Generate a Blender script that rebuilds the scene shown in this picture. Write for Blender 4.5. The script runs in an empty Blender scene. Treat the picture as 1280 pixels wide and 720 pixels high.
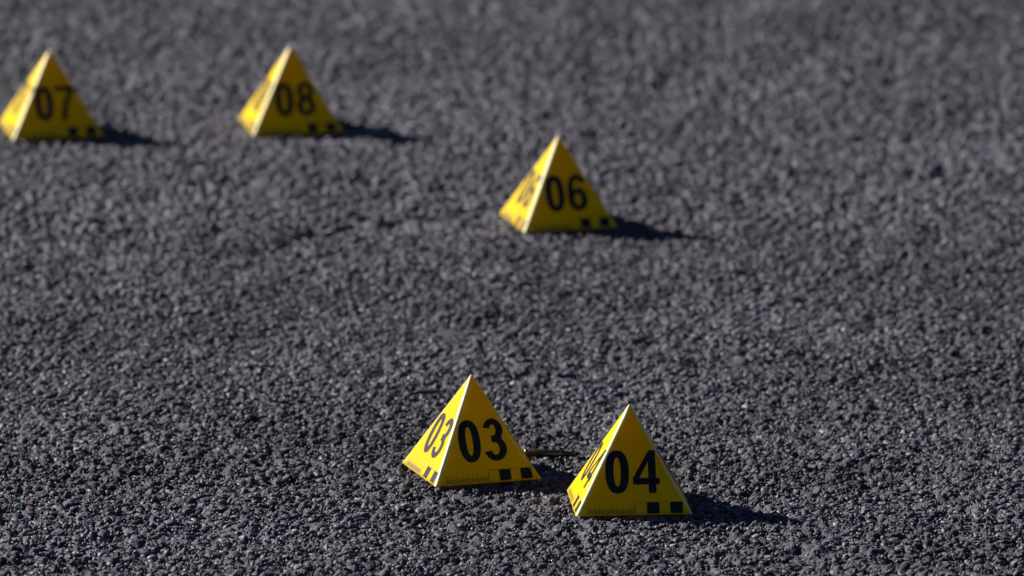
import bpy, bmesh, math, random
import numpy as np
from mathutils import Vector, Matrix
from mathutils.geometry import tessellate_polygon

random.seed(7)
rng = np.random.default_rng(11)
R = math.radians
scene = bpy.context.scene

# ------------------------------------------------------------------ camera
CAM_H = 1.7056
PITCH = 0.20805
cam_data = bpy.data.cameras.new('camera')
cam_data.sensor_width = 36.0
cam_data.lens = 10330.96 * 36.0 / 1280.0
cam_data.clip_start = 0.1
cam_data.clip_end = 3000.0
cam_data.dof.use_dof = True
cam_data.dof.focus_distance = 7.30
cam_data.dof.aperture_fstop = 7.6
cam_data.dof.aperture_blades = 9
cam = bpy.data.objects.new('camera', cam_data)
cam.location = (0, 0, CAM_H)
cam.rotation_euler = (math.pi / 2 - PITCH, 0, 0)
scene.collection.objects.link(cam)
scene.camera = cam

# ------------------------------------------------------------------ sky and sun
SUN_EL = R(26.2)
SHADOW_AZ = R(-28.0)                       # heading of the shadows, from +x
sun_vec = Vector((-math.cos(SHADOW_AZ) * math.cos(SUN_EL), -math.sin(SHADOW_AZ) * math.cos(SUN_EL), math.sin(SUN_EL)))
world = bpy.data.worlds.new('World')
scene.world = world
world.use_nodes = True
wn = world.node_tree.nodes
wl = world.node_tree.links
wn.clear()
sky = wn.new('ShaderNodeTexSky')
sky.sky_type = 'NISHITA'
sky.sun_disc = False
sky.sun_elevation = SUN_EL
sky.sun_rotation = math.atan2(sun_vec.x, sun_vec.y)
sky.air_density = 0.38
sky.dust_density = 0.1
sky.ozone_density = 4.5
bg = wn.new('ShaderNodeBackground')
bg.inputs['Strength'].default_value = 0.05
wo = wn.new('ShaderNodeOutputWorld')
wl.new(sky.outputs[0], bg.inputs[0])
wl.new(bg.outputs[0], wo.inputs[0])
sun_data = bpy.data.lights.new('sun', 'SUN')
sun_data.energy = 5.0
sun_data.angle = R(0.5)
sun_data.color = (1.0, 0.965, 0.945)
sun = bpy.data.objects.new('sun', sun_data)
sun.rotation_euler = (-sun_vec).to_track_quat('-Z', 'Y').to_euler()
sun.location = sun_vec * 20
scene.collection.objects.link(sun)
scene.view_settings.view_transform = 'Standard'
scene.view_settings.look = 'None'
scene.view_settings.exposure = 0.85
scene.view_settings.gamma = 1.0

# ------------------------------------------------------------------ material helpers
class NT:
    def __init__(s, name):
        s.m = bpy.data.materials.new(name)
        s.m.use_nodes = True
        s.t = s.m.node_tree
        s.t.nodes.clear()
        s.out = s.t.nodes.new('ShaderNodeOutputMaterial')
    def n(s, typ, ins=None, **props):
        nd = s.t.nodes.new(typ)
        for k, v in props.items():
            setattr(nd, k, v)
        for k, v in (ins or {}).items():
            if hasattr(v, 'is_output'):
                s.t.links.new(v, nd.inputs[k])
            else:
                nd.inputs[k].default_value = v
        return nd
    def noise(s, vec, scale, detail=3.0, rough=0.55, dist=0.0):
        return s.n('ShaderNodeTexNoise', {'Vector': vec, 'Scale': scale, 'Detail': detail, 'Roughness': rough, 'Distortion': dist}).outputs['Fac']
    def ramp(s, fac, stops, interp='LINEAR'):
        nd = s.n('ShaderNodeValToRGB', {'Fac': fac})
        cr = nd.color_ramp
        cr.interpolation = interp
        while len(cr.elements) < len(stops):
            cr.elements.new(0.5)
        for e, (p, c) in zip(cr.elements, stops):
            e.position = p
            e.color = (c, c, c, 1) if isinstance(c, (int, float)) else (*c, 1)
        return nd.outputs['Color']
    def mix(s, fac, a, b, blend='MIX'):
        nd = s.n('ShaderNodeMix', data_type='RGBA', blend_type=blend)
        for key, v in ((0, fac), (6, a), (7, b)):
            if hasattr(v, 'is_output'):
                s.t.links.new(v, nd.inputs[key])
            else:
                nd.inputs[key].default_value = v if key == 0 else (*v, 1)
        return nd.outputs[2]
    def math(s, op, a, b=0.0):
        nd = s.n('ShaderNodeMath', operation=op)
        for i, v in enumerate((a, b)):
            if hasattr(v, 'is_output'):
                s.t.links.new(v, nd.inputs[i])
            else:
                nd.inputs[i].default_value = v
        return nd.outputs[0]
    def finish(s, shader):
        s.t.links.new(shader, s.out.inputs['Surface'])
        return s.m

def mat_stone():
    t = NT('aggregate_stone')
    tone = t.n('ShaderNodeAttribute', attribute_type='INSTANCER', attribute_name='tone').outputs['Fac']
    co = t.n('ShaderNodeTexCoord').outputs['Object']
    geo = t.n('ShaderNodeNewGeometry').outputs['Position']
    base = t.ramp(tone, [(0.0, (.022, .021, .028)), (.30, (.060, .056, .066)), (.62, (.122, .113, .125)),
                         (.80, (.175, .163, .175)), (.87, (.145, .092, .086)), (.91, (.18, .130, .135)),
                         (.95, (.090, .108, .120)), (.98, (.28, .265, .255)), (1.0, (.40, .39, .37))])
    grain = t.ramp(t.noise(geo, 900.0, 3.0, .65), [(.30, .55), (.70, 1.35)])
    col = t.mix(1.0, base, grain, 'MULTIPLY')
    # remains of bitumen film still clinging to the chips
    film = t.ramp(t.noise(geo, 260.0, 2.0, .6), [(.50, 0.0), (.63, .60)])
    col = t.mix(film, col, (.030, .029, .029))
    # pale dust settled in wide patches
    dust = t.ramp(t.noise(geo, 9.0, 4.0, .6), [(.50, 0.0), (.74, .38)])
    col = t.mix(dust, col, (.138, .126, .128))
    worn = t.ramp(t.noise(geo, 3.2, 4.0, .62), [(.34, (.48, .475, .51)), (.64, (1.06, 1.05, 1.13))])
    col = t.mix(1.0, col, worn, 'MULTIPLY')
    rough = t.ramp(t.noise(geo, 500.0, 2.0), [(.3, .38), (.7, .75)])
    bump = t.n('ShaderNodeBump', {'Strength': .5, 'Distance': .0006, 'Height': t.noise(geo, 1400.0, 3.0, .7)})
    b = t.n('ShaderNodeBsdfPrincipled', {'Base Color': col, 'Roughness': rough, 'Normal': bump.outputs[0]})
    b.inputs['Specular IOR Level'].default_value = .45
    return t.finish(b.outputs[0])

def mat_asphalt():
    t = NT('asphalt_binder')
    geo = t.n('ShaderNodeNewGeometry').outputs['Position']
    vor = t.n('ShaderNodeTexVoronoi', {'Vector': geo, 'Scale': 230.0, 'Randomness': 1.0})
    chip = t.ramp(vor.outputs['Color'], [(0.0, (.048, .044, .053)), (.5, (.094, .087, .100)), (.85, (.145, .134, .148)), (1.0, (.23, .20, .205))])
    grit = t.ramp(t.noise(geo, 650.0, 4.0, .7), [(.3, .6), (.72, 1.35)])
    col = t.mix(1.0, chip, grit, 'MULTIPLY')
    dust = t.ramp(t.noise(geo, 9.0, 4.0, .6), [(.50, 0.0), (.74, .45)])
    col = t.mix(dust, col, (.128, .118, .120))
    worn = t.ramp(t.noise(geo, 3.2, 4.0, .62), [(.34, (.48, .475, .51)), (.64, (1.06, 1.05, 1.13))])
    col = t.mix(1.0, col, worn, 'MULTIPLY')
    h = t.math('ADD', t.math('MULTIPLY', vor.outputs['Distance'], -.8), t.noise(geo, 700.0, 4.0, .7))
    bump = t.n('ShaderNodeBump', {'Strength': 1.0, 'Distance': .0026, 'Height': h})
    b = t.n('ShaderNodeBsdfPrincipled', {'Base Color': col, 'Roughness': .62, 'Normal': bump.outputs[0]})
    b.inputs['Specular IOR Level'].default_value = .4
    return t.finish(b.outputs[0])

def mat_yellow():
    t = NT('yellow_plastic')
    oi = t.n('ShaderNodeObjectInfo')
    co = t.n('ShaderNodeVectorMath', {0: t.n('ShaderNodeTexCoord').outputs['Object'], 1: oi.outputs['Location']}, operation='ADD').outputs[0]
    cloud = t.ramp(t.noise(co, 28.0, 4.0, .6), [(.32, (.84, .59, .0008)), (.68, (.90, .65, .0012))])
    smut = t.ramp(t.noise(co, 75.0, 5.0, .72, .6), [(.56, 0.0), (.85, .16)])
    col = t.mix(smut, cloud, (.30, .19, .03))
    spk = t.n('ShaderNodeTexVoronoi', {'Vector': co, 'Scale': 210.0, 'Randomness': 1.0})
    speck = t.ramp(spk.outputs['Distance'], [(.05, .75), (.11, 0.0)])
    pick = t.ramp(spk.outputs['Color'], [(.86, 0.0), (.90, 1.0)])
    col = t.mix(t.math('MULTIPLY', speck, pick), col, (.10, .075, .03))
    # fine handling scratches
    mp = t.n('ShaderNodeMapping', {'Vector': co, 'Rotation': (0, R(35), R(20)), 'Scale': (30.0, 900.0, 500.0)})
    scr = t.ramp(t.noise(mp.outputs[0], 1.0, 2.0, .5), [(.74, 0.0), (.84, .10)])
    col = t.mix(scr, col, (.93, .78, .20))
    rough = t.ramp(t.noise(co, 60.0, 4.0, .65), [(.3, .45), (.72, .65)])
    bump = t.n('ShaderNodeBump', {'Strength': .12, 'Distance': .0006, 'Height': t.noise(co, 160.0, 3.0, .6)})
    b = t.n('ShaderNodeBsdfPrincipled', {'Base Color': col, 'Roughness': rough, 'Normal': bump.outputs[0]})
    b.inputs['Specular IOR Level'].default_value = .06
    tr = t.n('ShaderNodeBsdfTranslucent', {'Color': (1.0, .66, .008, 1)})
    mx = t.n('ShaderNodeMixShader', {0: .38, 1: b.outputs[0], 2: tr.outputs[0]})
    return t.finish(mx.outputs[0])

def mat_edge():
    t = NT('worn_cream_edge')
    oi = t.n('ShaderNodeObjectInfo')
    co = t.n('ShaderNodeVectorMath', {0: t.n('ShaderNodeTexCoord').outputs['Object'], 1: oi.outputs['Location']}, operation='ADD').outputs[0]
    w = t.ramp(t.noise(co, 90.0, 5.0, .7), [(.33, 0.0), (.55, 1.0)])
    col = t.mix(w, (.74, .56, .05), (.70, .60, .24))
    g = t.ramp(t.noise(co, 330.0, 4.0, .7), [(.58, 0.0), (.74, .55)])
    col = t.mix(g, col, (.30, .26, .16))
    bump = t.n('ShaderNodeBump', {'Strength': .3, 'Distance': .0008, 'Height': t.noise(co, 300.0, 3.0, .7)})
    b = t.n('ShaderNodeBsdfPrincipled', {'Base Color': col, 'Roughness': .42, 'Normal': bump.outputs[0]})
    return t.finish(b.outputs[0])

def mat_ink():
    t = NT('black_print')
    co = t.n('ShaderNodeTexCoord').outputs['Object']
    col = t.ramp(t.noise(co, 240.0, 5.0, .75), [(.40, (.014, .014, .015)), (.75, (.030, .029, .027))])
    b = t.n('ShaderNodeBsdfPrincipled', {'Base Color': col, 'Roughness': .55})
    b.inputs['Specular IOR Level'].default_value = .07
    return t.finish(b.outputs[0])

def mat_thin_ink():
    t = NT('thin_scale_print')
    b = t.n('ShaderNodeBsdfPrincipled', {'Base Color': (.10, .07, .006, 1), 'Roughness': .5})
    return t.finish(b.outputs[0])

def mat_brass():
    t = NT('tarnished_brass')
    co = t.n('ShaderNodeTexCoord').outputs['Object']
    n1 = t.noise(co, 160.0, 4.0, .7)
    col = t.ramp(n1, [(.35, (.10, .08, .05)), (.60, (.28, .20, .10))])
    b = t.n('ShaderNodeBsdfPrincipled', {'Base Color': col, 'Metallic': 1.0, 'Roughness': t.ramp(n1, [(.3, .42), (.7, .26)])})
    return t.finish(b.outputs[0])

def mat_dark_metal():
    t = NT('soot_darkened_brass')
    co = t.n('ShaderNodeTexCoord').outputs['Object']
    col = t.ramp(t.noise(co, 300.0, 3.0, .7), [(.35, (.030, .026, .020)), (.65, (.10, .08, .05))])
    b = t.n('ShaderNodeBsdfPrincipled', {'Base Color': col, 'Metallic': .8, 'Roughness': .5})
    return t.finish(b.outputs[0])

def mat_glass():
    t = NT('teal_glass')
    b = t.n('ShaderNodeBsdfPrincipled', {'Base Color': (.10, .55, .50, 1), 'Roughness': .08})
    b.inputs['Transmission Weight'].default_value = .35
    return t.finish(b.outputs[0])

def mat_wood():
    t = NT('weathered_twig')
    co = t.n('ShaderNodeTexCoord').outputs['Object']
    mp = t.n('ShaderNodeMapping', {'Vector': co, 'Scale': (60.0, 900.0, 900.0)})
    col = t.ramp(t.noise(mp.outputs[0], 1.0, 3.0, .6), [(.3, (.035, .037, .036)), (.7, (.085, .088, .084))])
    b = t.n('ShaderNodeBsdfPrincipled', {'Base Color': col, 'Roughness': .8})
    return t.finish(b.outputs[0])

M_STONE, M_ASPH, M_YEL, M_EDGE, M_INK = mat_stone(), mat_asphalt(), mat_yellow(), mat_edge(), mat_ink()
M_THIN, M_BRASS, M_SOOT, M_GLASS, M_TWIG = mat_thin_ink(), mat_brass(), mat_dark_metal(), mat_glass(), mat_wood()

# ------------------------------------------------------------------ object helpers
def link_mesh(name, me, parent=None, mats=()):
    for m in mats:
        me.materials.append(m)
    o = bpy.data.objects.new(name, me)
    scene.collection.objects.link(o)
    if parent is not None:
        o.parent = parent
    return o

def pydata(name, verts, faces):
    me = bpy.data.meshes.new(name)
    me.from_pydata([tuple(v) for v in verts], [], faces)
    me.validate()
    me.update()
    return me

def tag(o, label, cat, group=None):
    o['label'] = label
    o['category'] = cat
    if group:
        o['group'] = group
    return o

# ------------------------------------------------------------------ ground relief
# ------------------------------------------------------------------ where every marker stands
MARKERS = {  # number: x, y, heading
    '03': (-.0366, 7.2722, 18.1),
    '04': (.1030, 7.1500, 4.2),
    '06': (.0480, 8.4119, 14.9),
    '07': (-.5066, 8.9148, 12.7),
    '08': (-.2436, 8.9385, 10.7),
}

FLAT_PATCH = (-.066, 7.861)
CRACKS = [(np.array([(-.335, 8.255), (-.245, 8.285), (-.186, 8.375), (-.139, 8.389), (-.106, 8.443), (-.0725, 8.443), (-.005, 8.478)]), .0075),
          (np.array([(.375, 8.70), (.430, 8.67), (.500, 8.70)]), .011)]
PERM = rng.random((512, 512))
def vnoise(x, y, scale, ox=0.0, oy=0.0):
    """smooth value noise, world metres -> 0..1"""
    X = np.asarray(x) * scale + ox + 170.3
    Y = np.asarray(y) * scale + oy + 91.7
    xi = np.floor(X).astype(int); yi = np.floor(Y).astype(int)
    fx = X - xi; fy = Y - yi
    fx = fx * fx * (3 - 2 * fx); fy = fy * fy * (3 - 2 * fy)
    a = PERM[xi % 512, yi % 512]; b = PERM[(xi + 1) % 512, yi % 512]
    c = PERM[xi % 512, (yi + 1) % 512]; d = PERM[(xi + 1) % 512, (yi + 1) % 512]
    return (a * (1 - fx) + b * fx) * (1 - fy) + (c * (1 - fx) + d * fx) * fy

def relief(x, y):
    """gentle unevenness of the worn road, metres, about zero"""
    z = (vnoise(x, y, 6.0) - .5) * .0078
    z += (vnoise(x, y, 17.0, 31, 7) - .5) * .0030
    z += (vnoise(x, y, 40.0, 3, 57) - .5) * .0014
    # pits where chips have been torn out
    p = np.clip((vnoise(x, y, 27.0, 77, 13) - .70) / .2, 0, 1)
    z -= .0030 * p * p * (3 - 2 * p)
    # the ground is trodden level where each marker was set down
    for mx, my, _ in MARKERS.values():
        z = z * (1 - np.clip((.115 - np.hypot(x - mx, y - my)) / .045, 0, 1))
    # worn curving crack across the lane
    for pts, dep in CRACKS:
        yc = np.interp(x, pts[:, 0], pts[:, 1])
        yc = yc + (vnoise(x, x * 0, 60.0, 8, 3) - .5) * .03
        ends = np.clip((x - pts[0, 0]) / .05, 0, 1) * np.clip((pts[-1, 0] - x) / .03, 0, 1)
        g = np.exp(-((y - yc) / .022) ** 2)
        z -= dep * g * ends * (.65 + .6 * vnoise(x, y, 14.0, 41, 29))
    return z

def bumps(x, y, pitch, seed, core, lo, hi, skip):
    """rounded chips bedded in the binder: plateaus of uneven height round jittered centres"""
    cx = np.floor(x / pitch).astype(int); cy = np.floor(y / pitch).astype(int)
    out = np.zeros(x.shape)
    def hsh(a, b, k):
        return PERM[(a * 7 + b * 131 + k * 37 + seed) % 512, (a * 53 + b * 11 + k * 101 + seed * 3) % 512]
    for da in (-1, 0, 1):
        for db in (-1, 0, 1):
            a, b = cx + da, cy + db
            px = (a + .5 + (hsh(a, b, 1) - .5) * .9) * pitch
            py = (b + .5 + (hsh(a, b, 2) - .5) * .9) * pitch
            th = hsh(a, b, 3) * 3.14159
            el = .62 + .38 * hsh(a, b, 4)
            dx, dy = x - px, y - py
            u = dx * np.cos(th) + dy * np.sin(th); v = (dy * np.cos(th) - dx * np.sin(th)) / el
            rad = pitch * (.38 + .34 * hsh(a, b, 5))
            d = (np.abs(u) ** 2.6 + np.abs(v) ** 2.6) ** (1 / 2.6) / rad
            t = np.clip((1.0 - d) / (1 - core), 0, 1)
            t = t * (2 - t)
            hgt = np.where(hsh(a, b, 6) < skip, 0.0, lo + (hi - lo) * hsh(a, b, 7))
            # the plateau leans a little one way
            tilt = 1 + (u / rad) * (hsh(a, b, 8) - .5) * .9
            out = np.maximum(out, t * hgt * tilt)
    return out

def sheet_z(x, y):
    z = relief(x, y) - .0034
    z = z + bumps(x, y, .0096, 5, .60, .0006, .0046, .25)
    z = z - bumps(x, y, .0108, 33, .35, .0026, .0074, .36)
    z = z + bumps(x, y, .0048, 91, .35, .0003, .0019, .30)
    z = z + (vnoise(x, y, 420.0, 5, 5) - .5) * .0008
    m = np.clip(1.5 - np.hypot((x - FLAT_PATCH[0]) / .030, (y - FLAT_PATCH[1]) / .034), 0, 1)
    return z * (1 - .7 * m) - .0010 * m

def steps(*segs):
    """stations along one direction: (from, to, step) runs that join up"""
    out = [np.linspace(p, q, max(1, int(round((q - p) / d))), endpoint=False) for p, q, d in segs]
    return list(np.concatenate(out)) + [segs[-1][1]]
def outward(a, far_lo, far_hi, step):
    lo, hi, p, q, d = [], [], a[0], a[-1], step
    while p > far_lo or q < far_hi:
        d *= 1.3
        p -= d; q += d
        if p > far_lo: lo.append(p)
        if q < far_hi: hi.append(q)
    return np.array([far_lo] + lo[::-1] + list(a) + hi + [far_hi])
xs = outward(steps((-1.7, -.62, .0085), (-.62, .62, .0024), (.62, 1.7, .0085)), -700, 700, .0085)
ys = outward(steps((5.9, 6.78, .0085), (6.78, 8.45, .0025), (8.45, 10.2, .0040), (10.2, 12.0, .0095)), -700, 1500, .0090)
XX, YY = np.meshgrid(xs, ys)
fade = np.clip((1.7 - np.abs(XX)) / .25, 0, 1) * np.clip((12.0 - YY) / .4, 0, 1) * np.clip((YY - 5.9) / .2, 0, 1)
ZZ = np.full(XX.shape, -.0010)
near = fade > 0
ZZ[near] += (sheet_z(XX[near], YY[near]) + .0010) * fade[near]
ZZ += (rng.random(XX.shape) - .5) * .00035 * fade
nx, ny = len(xs), len(ys)
co = np.stack([XX, YY, ZZ], -1).reshape(-1, 3).astype(np.float32)
idx = np.arange(nx * ny).reshape(ny, nx)
quads = np.stack([idx[:-1, :-1], idx[:-1, 1:], idx[1:, 1:], idx[1:, :-1]], -1).reshape(-1, 4)
me = bpy.data.meshes.new('asphalt_road')
me.vertices.add(len(co)); me.vertices.foreach_set('co', co.ravel())
me.loops.add(quads.size); me.loops.foreach_set('vertex_index', quads.ravel().astype(np.int32))
me.polygons.add(len(quads)); me.polygons.foreach_set('loop_start', np.arange(0, quads.size, 4, dtype=np.int32))
me.update(calc_edges=True)
me.polygons.foreach_set('use_smooth', np.ones(len(quads), dtype=bool))
road = link_mesh('asphalt_road', me, None, [M_ASPH])
road['kind'] = 'structure'
road['label'] = 'worn dark grey asphalt with coarse exposed aggregate'

# ------------------------------------------------------------------ crushed stone shapes
def stone_mesh(name, seed, npts=20, flat=.55, worn=.35):
    rs = random.Random(seed)
    bm = bmesh.new()
    ex, ey = 1.0, rs.uniform(.62, .95)
    for _ in range(npts):
        v = Vector((rs.gauss(0, 1), rs.gauss(0, 1), rs.gauss(0, 1))).normalized()
        # squarish, broken outline with a worn, flattened top
        p = 2.6
        k = (abs(v.x) ** p + abs(v.y) ** p + abs(v.z) ** p) ** (-1 / p)
        v = v * k * rs.uniform(.86, 1.0)
        z = min(v.z, worn + rs.uniform(-.08, .15) + .25 * v.x * rs.uniform(-1, 1))
        bm.verts.new((v.x * ex * .5, v.y * ey * .5, z * flat * .5))
    bmesh.ops.convex_hull(bm, input=bm.verts)
    bmesh.ops.delete(bm, geom=[v for v in bm.verts if not v.link_faces], context='VERTS')
    bmesh.ops.dissolve_limit(bm, angle_limit=R(9), verts=bm.verts, edges=bm.edges)
    bmesh.ops.bevel(bm, geom=list(bm.edges), offset=.055, segments=1, affect='EDGES', clamp_overlap=True)
    bmesh.ops.recalc_face_normals(bm, faces=bm.faces)
    me = bpy.data.meshes.new(name)
    bm.to_mesh(me); bm.free()
    for f in me.polygons:
        f.use_smooth = True
    me.materials.append(M_STONE)
    return me

NVAR = 18
variants = [stone_mesh('stone', 100 + i, 15 + (i % 4) * 3, .62 + .05 * (i % 5), .45 + .09 * (i % 6)) for i in range(NVAR)]
TOPZ = [max(v.co.z for v in m.vertices) for m in variants]
var_col = bpy.data.collections.new('aggregate_shapes')
for i, m in enumerate(variants):
    o = bpy.data.objects.new('stone_shape', m)
    var_col.objects.link(o)

def tone_of(n):
    return np.clip(rng.beta(1.5, 1.5, n), 0, 1)

# large chips, picked apart one by one: parts of the road
def jgrid(x0, x1, y0, y1, pitch, jit=.42):
    gx = np.arange(x0, x1, pitch); gy = np.arange(y0, y1, pitch * .87)
    X, Y = np.meshgrid(gx, gy)
    X = X + (np.arange(len(gy)) % 2)[:, None] * pitch * .5
    X = X + rng.uniform(-jit, jit, X.shape) * pitch
    Y = Y + rng.uniform(-jit, jit, Y.shape) * pitch
    return X.ravel(), Y.ravel()

def blocked(x, y, pts, rad, cell=.016):
    """True where (x,y) lies within rad[i] of any pts[i]"""
    grid = {}
    for i, (px, py) in enumerate(pts):
        r = rad[i]
        for a in range(int((px - r) // cell), int((px + r) // cell) + 1):
            for b in range(int((py - r) // cell), int((py + r) // cell) + 1):
                grid.setdefault((a, b), []).append(i)
    out = np.zeros(len(x), bool)
    cx = np.floor(x / cell).astype(int); cy = np.floor(y / cell).astype(int)
    for k in range(len(x)):
        for i in grid.get((cx[k], cy[k]), ()):
            if (x[k] - pts[i][0]) ** 2 + (y[k] - pts[i][1]) ** 2 < rad[i] ** 2:
                out[k] = True
                break
    return out

bx, by = jgrid(-.47, .47, 6.90, 7.62, .0445, .45)
keep = np.ones(len(bx), bool)
for (mx, my, yaw) in MARKERS.values():
    keep &= np.maximum(abs(bx - mx), abs(by - my)) > .062
bx, by = bx[keep], by[keep]
sel = rng.permutation(len(bx))[:290]
big_pts, big_rad = [], []
for k in sel:
    s = float(rng.uniform(.0085, .0145))
    vi = int(rng.integers(NVAR))
    o = bpy.data.objects.new('stone', variants[vi])
    scene.collection.objects.link(o)
    o.parent = road
    zs = s * random.uniform(.6, .95)
    top = float(relief(bx[k], by[k])) + random.gauss(-.0002, .0006)
    o.scale = (s, s * random.uniform(.7, 1.0), zs)
    o.location = (bx[k], by[k], top - TOPZ[vi] * zs)
    o.rotation_euler = (random.gauss(0, .10), random.gauss(0, .10), random.uniform(0, 6.283))
    o['tone'] = float(np.clip(rng.beta(2.4, 1.6), .2, 1))
    big_pts.append((bx[k], by[k])); big_rad.append(s * .42)

# one broad smooth slab of stone beyond the nearest markers
slab = bpy.data.objects.new('flat_stone', stone_mesh('flat_stone', 933, 34, .5, .3))
scene.collection.objects.link(slab)
slab.parent = road
slab.location = (*FLAT_PATCH, -.0022); slab.scale = (.046, .060, .012); slab.rotation_euler = (R(1), R(-1), R(20))
slab['tone'] = .50
slab['label'] = 'broad smooth pale stone bedded flush in the asphalt'
big_pts.append(FLAT_PATCH); big_rad.append(.020)

# the rest of the aggregate: many thousands of small chips
P, S, ROT, VAR, TONE = [], [], [], [], []
def add_layer(x, y, smin, smax, zsd, flat, tilt, lift=0.0):
    n = len(x)
    s = rng.uniform(smin, smax, n)
    vi = rng.integers(0, NVAR, n)
    zs = s * rng.uniform(*flat, n)
    top = relief(x, y) + rng.normal(lift, zsd, n)
    z = top - np.array(TOPZ)[vi] * zs
    P.append(np.stack([x, y, z], -1))
    S.append(np.stack([s, s * rng.uniform(.65, 1.0, n), zs], -1))
    ROT.append(np.stack([rng.normal(0, tilt, n), rng.normal(0, tilt, n), rng.uniform(0, 6.283, n)], -1))
    VAR.append(vi)
    TONE.append(tone_of(n))
    return s

mx_, my_ = jgrid(-1.75, 1.75, 5.9, 12.0, .0080)
k = ~blocked(mx_, my_, big_pts, big_rad)
k &= rng.random(len(mx_)) < np.where(np.abs(mx_) > .75, .22, 0) + np.clip(.38 + .5 * (vnoise(mx_, my_, 22.0, 9, 2) - .3), .12, .6)
mx_, my_ = mx_[k], my_[k]
ms = add_layer(mx_, my_, .0055, .0122, .0011, (.60, 1.0), .25, -.0004)
sx_, sy_ = jgrid(-.62, .62, 6.75, 8.35, .0040)
k = rng.random(len(sx_)) < .35
sx_, sy_ = sx_[k], sy_[k]
k = ~blocked(sx_, sy_, big_pts + list(zip(mx_, my_)), big_rad + list(ms * .36))
add_layer(sx_[k], sy_[k], .0024, .0046, .0008, (.9, 1.3), .35, .0003)
P = np.concatenate(P); S = np.concatenate(S); ROT = np.concatenate(ROT); VAR = np.concatenate(VAR); TONE = np.concatenate(TONE)
print('aggregate chips', len(P))
pm = bpy.data.meshes.new('aggregate')
pm.vertices.add(len(P)); pm.vertices.foreach_set('co', P.astype(np.float32).ravel())
for nm, typ, arr, key in (('sc', 'FLOAT_VECTOR', S, 'vector'), ('rot', 'FLOAT_VECTOR', ROT, 'vector'), ('var', 'INT', VAR, 'value'), ('tone', 'FLOAT', TONE, 'value')):
    a = pm.attributes.new(nm, typ, 'POINT')
    a.data.foreach_set(key, arr.astype(np.int32 if typ == 'INT' else np.float32).ravel())
pm.update()
agg = link_mesh('aggregate', pm, road)
agg['kind'] = 'stuff'
ng = bpy.data.node_groups.new('lay_aggregate', 'GeometryNodeTree')
ng.interface.new_socket('Geometry', in_out='INPUT', socket_type='NodeSocketGeometry')
ng.interface.new_socket('Geometry', in_out='OUTPUT', socket_type='NodeSocketGeometry')
gi = ng.nodes.new('NodeGroupInput'); go = ng.nodes.new('NodeGroupOutput')
ci = ng.nodes.new('GeometryNodeCollectionInfo')
ci.inputs['Collection'].default_value = var_col
ci.inputs['Separate Children'].default_value = True
ci.inputs['Reset Children'].default_value = True
iop = ng.nodes.new('GeometryNodeInstanceOnPoints')
iop.inputs['Pick Instance'].default_value = True
def attr(nm, typ):
    a = ng.nodes.new('GeometryNodeInputNamedAttribute')
    a.data_type = typ
    a.inputs['Name'].default_value = nm
    return a.outputs['Attribute']
L = ng.links.new
e2r = ng.nodes.new('FunctionNodeEulerToRotation')
L(attr('rot', 'FLOAT_VECTOR'), e2r.inputs[0])
L(gi.outputs[0], iop.inputs['Points'])
L(ci.outputs[0], iop.inputs['Instance'])
L(attr('var', 'INT'), iop.inputs['Instance Index'])
L(e2r.outputs[0], iop.inputs['Rotation'])
L(attr('sc', 'FLOAT_VECTOR'), iop.inputs['Scale'])
L(iop.outputs[0], go.inputs[0])
agg.modifiers.new('lay', 'NODES').node_group = ng

# ------------------------------------------------------------------ digits, drawn as outlines one unit tall
def arc(cx, cy, rx, ry, a0, a1, n=22, p=2.0):
    out = []
    for i in range(n + 1):
        a = R(a0 + (a1 - a0) * i / n)
        c, s = math.cos(a), math.sin(a)
        out.append((cx + rx * math.copysign(abs(c) ** (2 / p), c), cy + ry * math.copysign(abs(s) ** (2 / p), s)))
    return out

def glyph(ch):
    if ch == '0':
        return [arc(.26, .5, .26, .505, 0, 360, 56, 2.35)[:-1], arc(.26, .5, .078, .340, 0, 360, 48, 2.2)[:-1]], .52
    if ch == '4':
        return [[(.342, 0), (.508, 0), (.508, .200), (.59, .200), (.59, .352), (.508, .352), (.508, 1), (.365, 1), (0, .36), (0, .200), (.342, .200)],
                [(.342, .352), (.142, .352), (.342, .735)]], .59
    if ch == '8':
        def hw(y):
            t = .235 * math.sqrt(max(0, 1 - ((y - .735) / .265) ** 2))
            b = .265 * math.sqrt(max(0, 1 - ((y - .285) / .285) ** 2))
            return max(t, b)
        ysamp = [.5 - .5 * math.cos(math.pi * i / 40) for i in range(41)]
        outer = [(.265 + hw(y), y) for y in ysamp] + [(.265 - hw(y), y) for y in ysamp[-2:0:-1]]
        return [outer, arc(.265, .735, .075, .132, 0, 360, 30)[:-1], arc(.265, .290, .092, .152, 0, 360, 30)[:-1]], .53
    if ch == '3':
        o = arc(.255, .73, .235, .275, 168, -38, 26)                   # over the top
        o += arc(.255, .285, .275, .29, 47, -168, 28)                  # lower bowl
        o += [(.106, .285 - .10 * .48)]
        o += arc(.254, .285, .098, .145, -165, 78, 22)
        o += [(.185, .440), (.185, .597)]
        o += arc(.246, .73, .070, .128, -82, 160, 20)
        return [o], .53
    if ch == '6':
        o = arc(.275, .715, .240, .290, 12, 120, 16)
        o += [(.075, .86), (.022, .72), (.003, .55)]
        o += arc(.265, .315, .265, .320, 172, 440, 34)
        o += [(.22, .615), (.168, .555), (.170, .65)]
        o += arc(.274, .715, .090, .140, 150, 15, 14)
        return [o, arc(.267, .312, .090, .163, 0, 360, 30)[:-1]], .53
    if ch == '7':
        return [[(0, 1), (.53, 1), (.53, .875), (.445, .735), (.375, .56), (.325, .37), (.295, .18), (.285, 0), (.125, 0),
                 (.140, .19), (.180, .40), (.240, .60), (.315, .76), (.375, .85), (0, .85)]], .53

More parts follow.
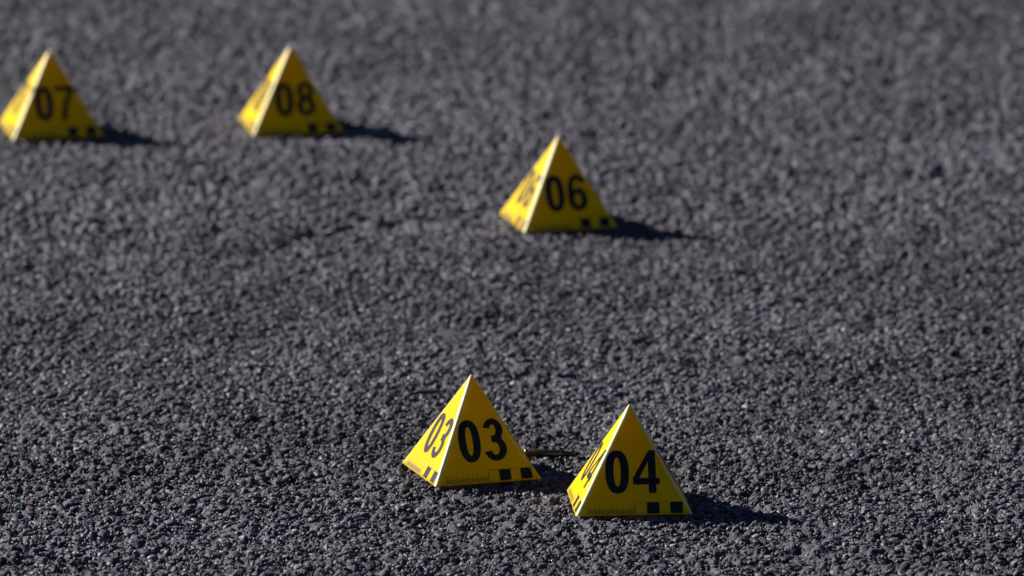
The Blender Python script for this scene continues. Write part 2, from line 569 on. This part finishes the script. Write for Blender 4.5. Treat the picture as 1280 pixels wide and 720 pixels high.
def area(poly):
    return sum(poly[i - 1][0] * poly[i][1] - poly[i][0] * poly[i - 1][1] for i in range(len(poly))) / 2

def fill(loops):
    loops = [(l if (area(l) > 0) == (i == 0) else l[::-1]) for i, l in enumerate(loops)]
    tris = tessellate_polygon([[Vector((x, y, 0)) for x, y in l] for l in loops])
    pts = [p for l in loops for p in l]
    out = []
    for t in tris:
        a, b, c = (pts[i] for i in t)
        cr = (b[0] - a[0]) * (c[1] - a[1]) - (b[1] - a[1]) * (c[0] - a[0])
        if abs(cr) > 1e-9:
            out.append(tuple(t) if cr > 0 else tuple(t[::-1]))
    return pts, out

# ------------------------------------------------------------------ markers
SIDE, HGT = .1005, .0902
WIDE = .995
SLANT = math.hypot(HGT, SIDE / 2)
THICK = .0009

def build_marker(num, x, y, yaw, seed):
    rs = random.Random(seed)
    root = bpy.data.objects.new('evidence_marker', None)
    scene.collection.objects.link(root)
    root.location = (x, y, .0018)
    root.rotation_euler = (0, 0, R(yaw))
    if num == '04':
        root.scale = (1.03, 1.0, 1.0)
        root.location.x += .0012
    root.empty_display_size = .05
    warp = [(rs.uniform(.1, .5) * .001, rs.uniform(-.3, .3) * .001, rs.uniform(-.25, .25) * .001) for _ in range(4)]
    # fold k lies between side k and side k-1 (its left edge seen from outside)
    FOLD = [.0030, .0018, .0018, .0020]
    def hw(v):
        return SIDE / 2 * max(0.0, 1 - v / SLANT)
    def fp(k, u, v, off=0.0):
        """point of side k: u across, v up the slope, off outward"""
        w, w2, w3 = warp[k]
        h = max(hw(v), 1e-5)
        e = max(0, 1 - (u / h) ** 2)
        d = (w * math.sin(math.pi * min(1, v / SLANT)) + w2 * math.sin(2 * math.pi * v / SLANT) * .5 + w3 * math.sin(3 * u / h)) * e
        d += off
        px, py, pz = u, -SIDE / 2 * (1 - v / SLANT), HGT * v / SLANT
        py -= d * HGT / SLANT
        pz += d * SIDE / 2 / SLANT
        a = k * math.pi / 2
        return Vector((px * math.cos(a) - py * math.sin(a), px * math.sin(a) + py * math.cos(a), pz))
    def ins(f, v):
        return min(FOLD[f], .62 * hw(v))
    NV, NU = 22, 12
    VTOP = SLANT * .970
    vs = [VTOP * i / NV for i in range(NV + 1)]
    for k in range(4):
        verts, faces, mi = [], [], []
        for layer in (0.0, -THICK):
            for v in vs:
                l, r = -hw(v) + ins(k, v), hw(v) - ins((k + 1) % 4, v)
                for j in range(NU + 1):
                    verts.append(fp(k, l + (r - l) * j / NU, v, layer))
        n = (NU + 1) * (NV + 1)
        for i in range(NV):
            for j in range(NU):
                a = i * (NU + 1) + j
                faces.append((a, a + 1, a + NU + 2, a + NU + 1)); mi.append(0)
                faces.append((n + a, n + a + NU + 1, n + a + NU + 2, n + a + 1)); mi.append(0)
        for j in range(NU):
            faces.append((j, n + j, n + j + 1, j + 1)); mi.append(1)
        pme = pydata('side_panel', verts, faces)
        panel = link_mesh('side_panel', pme, root, [M_YEL, M_EDGE])
        pme.polygons.foreach_set('material_index', mi)
        for f in pme.polygons:
            f.use_smooth = f.material_index == 0
        # digits
        H = .0394
        g0, g1 = glyph(num[0]), glyph(num[1])
        gap = .0032
        total = (g0[1] + g1[1]) * H * WIDE + gap
        u = -total / 2
        for loops, w in (g0, g1):
            pts, tris = fill([[(px * WIDE, py) for px, py in l] for l in loops])
            link_mesh('digit', pydata('digit', [fp(k, u + px * H, .0200 + py * H, .00012) for px, py in pts], tris), panel, [M_INK])
            u += w * H * WIDE + gap
        # photo scale along the foot: two black squares, an outline, and centimetre ticks
        for c in (.0113, .0314):
            link_mesh('scale_square', pydata('scale_square', [fp(k, c + a, b, .00012) for a, b in ((0, .0012), (.0108, .0012), (.0108, .0117), (0, .0117))], [(0, 1, 2, 3)]), panel, [M_INK])
        sv, sf = [], []
        def rect(u0, u1, v0, v1):
            b = len(sv)
            sv.extend(fp(k, a, c, .00012) for a, c in ((u0, v0), (u1, v0), (u1, v1), (u0, v1)))
            sf.append((b, b + 1, b + 2, b + 3))
        rect(.0013, .0112, .0113, .0117); rect(.0222, .0313, .0113, .0117)
        rect(.0009, .0013, .0012, .0117)
        for mm in range(0, 41):
            hgt = .0082 if mm % 10 == 0 else (.0062 if mm % 5 == 0 else .0040)
            uu = .0009 - mm * .001
            rect(uu - .00030, uu + (-.00002 if mm == 0 else .00010), .0012, .0012 + hgt)
        link_mesh('scale_ticks', pydata('scale_ticks', sv, sf), panel, [M_THIN])
    # rounded folds with the print worn off
    for k in range(4):
        kp = (k - 1) % 4
        verts, faces = [], []
        NS = 6
        for v in vs:
            w = ins(k, v)
            p1 = fp(k, -hw(v) + w, v); p2 = fp(kp, hw(v) - w, v)
            e = fp(k, -hw(v), v)
            for j in range(NS + 1):
                t = j / NS
                q = p2 * (1 - t) ** 2 + e * 2 * t * (1 - t) + p1 * t * t
                verts.append(q)
        for i in range(len(vs) - 1):
            for j in range(NS):
                a = i * (NS + 1) + j
                faces.append((a, a + 1, a + NS + 2, a + NS + 1))
        fm = pydata('corner_fold', verts, faces)
        for f in fm.polygons:
            f.use_smooth = True
        fold = link_mesh('corner_fold', fm, root, [M_EDGE if k != 1 or num == '04' else M_YEL])
        if k == 0:
            fold['label'] = 'cream corner fold with the yellow print worn away'
    # blunt moulded tip
    ring = []
    for k in range(4):
        kp = (k - 1) % 4
        w = ins(k, VTOP)
        p1, p2, e = fp(k, -hw(VTOP) + w, VTOP), fp(kp, hw(VTOP) - w, VTOP), fp(k, -hw(VTOP), VTOP)
        ring += [p2 * (1 - t) ** 2 + e * 2 * t * (1 - t) + p1 * t * t for t in (0, .25, .5, .75, 1)]
    zr = sum(p.z for p in ring) / len(ring)
    mid = [Vector((p.x * .62, p.y * .62, zr + .0009)) for p in ring]
    n = len(ring)
    link_mesh('tip', pydata('tip', ring + mid + [Vector((0, 0, zr + .0013))],
              [(i, (i + 1) % n, n + (i + 1) % n, n + i) for i in range(n)] + [(n + i, n + (i + 1) % n, 2 * n) for i in range(n)]), root, [M_EDGE])
    if num == '03':
        cv = [fp(0, hw(v) - .0046 * (1 - .5 * v / SLANT) + d, v, .00030 if d == 0 else 0.0) for v in vs[1:16] for d in (-.00045, 0, .00045)]
        cf = [(3 * i + j, 3 * i + j + 1, 3 * i + j + 4, 3 * i + j + 3) for i in range(14) for j in range(2)]
        link_mesh('crease_line', pydata('crease_line', cv, cf), root, [M_EDGE])
    return root

GROUP = 'numbered yellow pyramid markers on the asphalt'
LABELS = {
    '03': 'yellow pyramid marker numbered 03, with the brass cartridge case lying behind its right side',
    '04': 'yellow pyramid marker numbered 04, the nearest one, standing on the asphalt right of 03',
    '06': 'slightly blurred yellow pyramid marker numbered 06, alone in the middle distance',
    '07': 'blurred yellow pyramid marker numbered 07, far back at the left edge',
    '08': 'blurred yellow pyramid marker numbered 08, far back to the right of 07',
}
for i, (num, (x, y, yaw)) in enumerate(MARKERS.items()):
    tag(build_marker(num, x, y, yaw, 50 + i), LABELS[num], 'evidence marker', GROUP)

# ------------------------------------------------------------------ spent cartridge case behind marker 03
def lathe(name, prof, seg, mat, parent):
    verts, faces = [], []
    for (ax, r) in prof:
        for j in range(seg):
            a = 2 * math.pi * j / seg
            verts.append((ax, r * math.cos(a), r * math.sin(a)))
    for i in range(len(prof) - 1):
        for j in range(seg):
            a, b = i * seg + j, i * seg + (j + 1) % seg
            faces.append((a, a + seg, b + seg, b))
    me = pydata(name, verts, faces)
    for f in me.polygons:
        f.use_smooth = True
    o = link_mesh(name, me, parent, [mat])
    return o

case = bpy.data.objects.new('cartridge_case', None)
scene.collection.objects.link(case)
case.location = (.0340, 7.336, .0030)
case.scale = (1.0, .84, .84)
case.rotation_euler = (0, R(1.0), R(-3))
case.empty_display_size = .02
tag(case, 'tarnished brass cartridge case lying on the asphalt between markers 03 and 04', 'cartridge case')
lathe('case_body', [(-.0225, .0), (-.0225, .0044), (-.0218, .0046), (-.0212, .0046), (-.0205, .0039), (-.0197, .0039), (-.0188, .0046), (.0, .0044), (.0112, .0042), (.0118, .0041)], 28, M_BRASS, case)
lathe('case_neck', [(.0118, .0041), (.0150, .0031), (.0158, .0029), (.0222, .0029), (.0224, .0028), (.0224, .0025), (.0160, .0025), (.0158, .0)], 28, M_SOOT, case)

# ------------------------------------------------------------------ little litter on the road
def twig(x, y, length, rad, yaw):
    pts = 9
    verts, faces = [], []
    for i in range(pts):
        t = i / (pts - 1)
        r = rad * (.75 + .5 * math.sin(math.pi * min(1, t * 1.1))) * (1 if 0 < i < pts - 1 else .35)
        off = .0010 * math.sin(4.1 * t + 1)
        for j in range(8):
            a = 2 * math.pi * j / 8
            verts.append(((t - .5) * length, off + r * math.cos(a), r * math.sin(a) * .85))
    for i in range(pts - 1):
        for j in range(8):
            a, b = i * 8 + j, i * 8 + (j + 1) % 8
            faces.append((a, a + 8, b + 8, b))
    faces.append(tuple(range(8))); faces.append(tuple(range((pts - 1) * 8, pts * 8))[::-1])
    me = pydata('twig', verts, faces)
    for f in me.polygons:
        f.use_smooth = True
    o = link_mesh('twig', me, None, [M_TWIG])
    o.location = (x, y, .0034); o.rotation_euler = (0, R(-1), yaw)
    return o
tag(twig(-.0790, 7.592, .027, .0022, R(4)), 'short dark sliver lying flat on the asphalt behind the tip of marker 03', 'twig')

gm = stone_mesh('glass_shard', 77, 12, .5, .3)
gm.materials.clear()
shard = link_mesh('glass_shard', gm, None, [M_GLASS])
shard.location = (-.4385, 7.1305, .0024); shard.scale = (.0072, .006, .008); shard.rotation_euler = (.5, -.5, .7)
tag(shard, 'tiny teal glass shard glinting on the asphalt at the lower left', 'glass shard')
